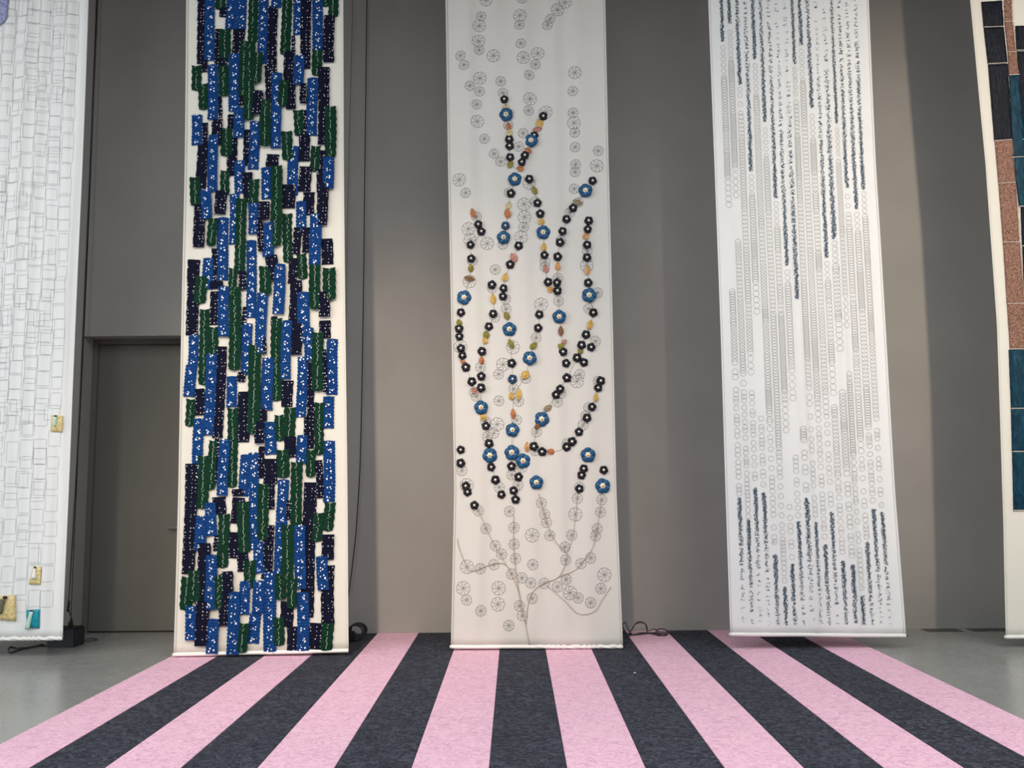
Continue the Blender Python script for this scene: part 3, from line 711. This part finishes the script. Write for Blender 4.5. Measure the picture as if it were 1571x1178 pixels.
# ============ patchwork banner at the right edge
B4 = Banner(7.87, [(1488, 0), (1512, 250), (1529, 500), (1539.5, 800), (1543, 977)], None,
            [(0.2, 0.05, 0.5, 0), (0.45, 0.06, 0.6, 2), (0.75, 0.06, 0.6, 4)], 0.010, M['fab_cream'],
            'cream banner sewn with navy, copper and teal woven patches', left_off=1.5)
def weave(name, c0, c1, c2, sx, sz, rough, metal):
    m = new_mat(name, c0, rough, metal, 0.18); v = coords(m, (sx, 0, sz), 30.0)
    n = noise(m, v, 1.0, 4, 0.6, 0.6); lk(m, ramp(m, n, [(0.32, c0), (0.52, c1), (0.72, c2)]), bsdf(m).inputs['Base Color'])
    bump(m, n, 0.9, 0.012); return m
M['navy_pleat'] = weave('navy_pleated', (0.002, 0.003, 0.007), (0.004, 0.006, 0.014), (0.012, 0.017, 0.034), 60, 14, 0.5, 0.0)
M['copper_weave'] = weave('copper_woven', (0.085, 0.040, 0.028), (0.27, 0.145, 0.105), (0.48, 0.29, 0.21), 60, 75, 0.6, 0.0)
M['teal_pleat'] = weave('teal_pleated', (0.0, 0.016, 0.036), (0.0, 0.034, 0.062), (0.006, 0.065, 0.10), 40, 10, 0.5, 0.0)
M['fringe'] = noisy('pale_fringe', (0.55, 0.42, 0.34), (0.78, 0.70, 0.62), 80, 0.8)
def c1(x, y): return (1421+x/4.713, y/4.713)
def c2(x, y): return (1421+x/4.713, 250+y/4.713)
def c3(x, y): return (1421+x/3.927, 500+y/3.927)
def lerp(a, b, t): return (a[0]+(b[0]-a[0])*t, a[1]+(b[1]-a[1])*t)
PATCH = [('navy_patch', 'navy_pleat', [c1(395, 18), c1(540, 12), c1(552, 198), c1(412, 200)]), ('navy_patch', 'navy_pleat', [c1(413, 206), c1(553, 204), c1(580, 460), c1(444, 464)]),
         ('navy_patch', 'navy_pleat', [c1(446, 471), c1(582, 468), c1(615, 1012), c1(492, 1018)]),
         ('copper_patch', 'copper_weave', [c1(548, -300), c1(596, -300), c1(615, 160), c1(562, 165)]), ('copper_patch', 'copper_weave', [c1(562, 168), c1(618, 164), c1(640, 380), c1(585, 382)]), ('copper_patch', 'copper_weave', [c1(585, 385), c1(640, 383), c1(670, 543), c1(592, 548)]),
         ('navy_patch', 'navy_pleat', [c1(640, 192), c1(1000, 192), c1(1010, 368), c1(648, 368)]), ('navy_patch', 'navy_pleat', [c1(650, 378), c1(1010, 378), c1(1040, 1010), c1(692, 1010)]),
         ('teal_patch', 'teal_pleat', [c1(595, 552), c1(668, 546), c1(712, 1135), c1(622, 1140)]), ('teal_patch', 'teal_pleat', [c2(624, -40), c2(714, -42), c2(740, 312), c2(668, 316)]),
         ('copper_patch', 'copper_weave', [c2(495, -158), c2(620, -160), c2(640, 142), c2(522, 148)]), ('copper_patch', 'copper_weave', [c2(523, 152), c2(642, 146), c2(668, 572), c2(553, 574)]),
         ('copper_patch', 'copper_weave', [c2(554, 578), c2(670, 576), c2(700, 1015), c2(580, 1018)]), ('copper_patch', 'copper_weave', [c2(581, 1023), c2(702, 1020), c2(715, 1345), c2(602, 1345)]),
         ('navy_patch', 'navy_pleat', [c2(680, 322), c2(1000, 322), c2(1020, 600), c2(690, 600)]), ('navy_patch', 'navy_pleat', [c2(692, 606), c2(1020, 606), c2(1080, 1340), c2(716, 1340)]),
         ('teal_patch', 'teal_pleat', [c3(494, 145), c3(760, 145), c3(770, 495), c3(508, 497)]), ('teal_patch', 'teal_pleat', [c3(508, 502), c3(770, 500), c3(778, 755), c3(515, 756)]),
         ('teal_patch', 'teal_pleat', [c3(516, 761), c3(778, 760), c3(786, 1108), c3(525, 1110)])]
r4 = random.Random(9)
for nm, mt, P in PATCH:
    o = slab(nm, B4, P, 0.010, M[mt], B4.root, eps=0.002, bulge=0.006, nu=8, nv=max(8, int((P[3][1]-P[0][1])/3)), wav=0.0028, rnd=r4)
    a, b_, c_, d_ = P
    off = B4.root.location
    # stitched seam along the lower edge and fringe along the right edge
    s = MB(); s.tube([B4.p(*lerp(d_, c_, t/8), 0.013) for t in range(9)], 0.0035, 5)
    link('seam_thread', mesh('seam_thread', [v-off for v in s.V], s.F, M['fringe']), o)
    if mt != 'navy_pleat' and b_[0] < 1590:
        s = MB(); n = int((d_[1]-a[1])/1.6)
        for k in range(n):
            p0 = B4.p(*lerp(b_, c_, (k+0.5)/n), 0.008); p1 = p0+Vector((0.020+r4.uniform(-.005, .005), 0.003, r4.uniform(-.005, .005)))
            s.tube([p0-Vector((0.006, 0, 0)), p1], 0.002, 4)
        f = link('fringe', mesh('fringe', [v-off for v in s.V], s.F, M['fringe']), o); f['kind'] = 'stuff'

# ------------------------------------------------------------------ equipment and cables
ba = on_floor(71, 994); bb = on_floor(118, 992)
box = empty('power_box', (ba.x, ba.y, 0)); tag(box, 'black plastic box on the floor behind the rectangle banner corner', 'equipment box')
bx0, bx1, by0 = ba.x, bb.x, ba.y
m = MB(); m.box(bx0, bx1, by0, by0+0.2, 0.0, 0.165, 0.008); m.build('housing', M['black_box'], box)
m = MB(); m.box(bx0+0.01, bx1-0.01, by0+0.02, by0+0.18, 0.165, 0.175, 0.003); m.build('lid', M['black'], box)
m = MB(); m.box(bx1-0.10, bx1-0.065, by0+0.06, by0+0.10, 0.175, 0.225, 0.006); m.tube([(bx1-0.08, by0+0.08, 0.22), (bx1-0.075, by0+0.08, 0.245)], 0.012); m.build('plug', M['black'], box)
cab = [at(148.5, -60, YW-0.03), at(148, 0, YW-0.03), at(137.5, 300, YW-0.03), at(124.5, 600, YW-0.03), at(114, 780, YW-0.03), at(107, 900, YW-0.06)]
cab += [at(105, 930, YW-0.2), Vector((bx1-0.078, by0+0.08, 0.25))]
o = empty('power_cable', cab[-1]); tag(o, 'thin black cable running down beside the door to the black box', 'cable')
b = MB(); b.tube(spline(cab, 10), 0.005, 6); b.build('cable', M['black'], o, True)
q = cab[6]; b = MB(); b.tube([q+Vector((0.004, 0, 0.05)), q, q-Vector((0.004, 0, 0.05))], 0.011, 8); b.build('connector', M['black'], o, True)
def floor_cable(name, label, pts, r, mat, z=None):
    P = []
    for p in pts:
        v = on_floor(p[0], p[1], 0.0); v.z = r+(p[2] if len(p) > 2 else 0.0); P.append(v)
    b = MB(); b.tube(spline(P, 8), r, 6); return tag(b.build(name, mat, None, True), label, 'cable')
floor_cable('floor_cable', 'dark cable looping out over bare floor left of the black box', [(71, 991), (58, 992), (42, 995), (28, 998), (16, 1002), (13, 997), (17, 993), (28, 995), (48, 993), (66, 989)], 0.006, M['cable_grey'])
floor_cable('floor_cable', 'thin grey cable curling on the floor between black box and door', [(119, 986), (130, 984), (143, 983.5), (149, 982), (144, 980.5), (132, 980)], 0.005, M['cable_grey'])
# wall cables by the strip banner
c = [at(563.5, -60, YW-0.012), at(563, 0, YW-0.012), at(560, 250, YW-0.012), at(557, 500, YW-0.012), at(553, 700, YW-0.012), at(548, 790, YW-0.012), at(545, 830, YW-0.014), at(536, 905, YW-0.016), at(527, 945, YW-0.02), on_floor(523, 972, 0.06)]
b = MB(); b.tube(spline(c, 8), 0.0045, 6); tag(b.build('wall_cable', M['black'], None, True), 'long black cable hanging down the wall right of the crocheted strip banner', 'cable')
c = [at(541.5, -60, YW-0.012), at(540, 60, YW-0.012), at(537, 180, YW-0.012), at(533, 350, YW-0.012), at(531, 500, YW-0.012), at(526, 720, YW-0.012), at(522, 900, YW-0.012)]
b = MB(); b.tube(spline(c, 8), 0.002, 5); tag(b.build('wall_cable', M['cable_grey'], None, True), 'thinner dark cord on the wall hugging the crocheted strip banner edge', 'cable')
tr = on_floor(535, 985, 0.007)
t = empty('cable_bundle', tr); tag(t, 'black adapter and coiled cables on carpet behind the crocheted banner', 'cable bundle')
m = MB(); m.box(tr.x-0.09, tr.x+0.055, tr.y, tr.y+0.08, 0.007, 0.10, 0.012); m.build('adapter', M['black_box'], t)
for k in range(4):
    b = MB(); P = []
    for i in range(25):
        a = i/24*2*math.pi; P.append((tr.x+0.045+0.075*math.cos(a)+0.01*k, tr.y+0.05+0.02*k+0.02*math.sin(a+k), 0.085+0.065*math.sin(a)+0.006*k))
    b.tube(P, 0.008, 6); b.build('cable_loop', M['black'], t, True)
# tangle beside the flower banner
t0 = on_floor(975, 976, 0.007)
t = empty('cable_tangle', t0); tag(t, 'loose tangle of dark cables on carpet right of the flower banner', 'cable tangle')
def tang(pts, r):
    P = []
    for (x, y, zz) in pts:
        v = on_floor(x, y, 0.0); v.y = min(v.y, YW-0.03); v.z = 0.0095+r+zz; P.append(v)
    b = MB(); Q = spline(P, 8)
    for v in Q: v.z = max(v.z, 0.009+r)
    b.tube(Q, r, 6); b.build('cable', M['cable_grey'], t, True)
tang([(950, 976, 0), (956, 975, .09), (960, 974, .10), (965, 975, .03), (972, 976, 0), (985, 975, 0), (1000, 973, 0), (1012, 974, 0), (1024, 975, 0), (1018, 977, 0), (1008, 975, 0)], 0.006)
tang([(953, 979, 0), (962, 978, 0), (970, 976, .05), (978, 975, .11), (988, 974, .10), (993, 973, .05), (991, 974, 0), (975, 976, 0), (962, 974, 0)], 0.006)
tang([(966, 975, 0), (972, 973, .06), (980, 972.5, .09), (990, 972, .08), (994, 973, .02), (1004, 972, .03), (1012, 971.5, 0), (1030, 972, 0), (1050, 972.5, 0), (1064, 973, 0), (1069, 976, 0), (1060, 977, 0), (1048, 976, 0)], 0.0045)
tang([(1005, 974, 0), (1010, 971, .02), (1020, 971, .02), (1025, 974, 0), (1020, 977, 0), (1010, 977, 0), (1003, 975, 0), (985, 973, 0), (965, 977, 0), (952, 973, .1), (950, 971, .2)], 0.006)
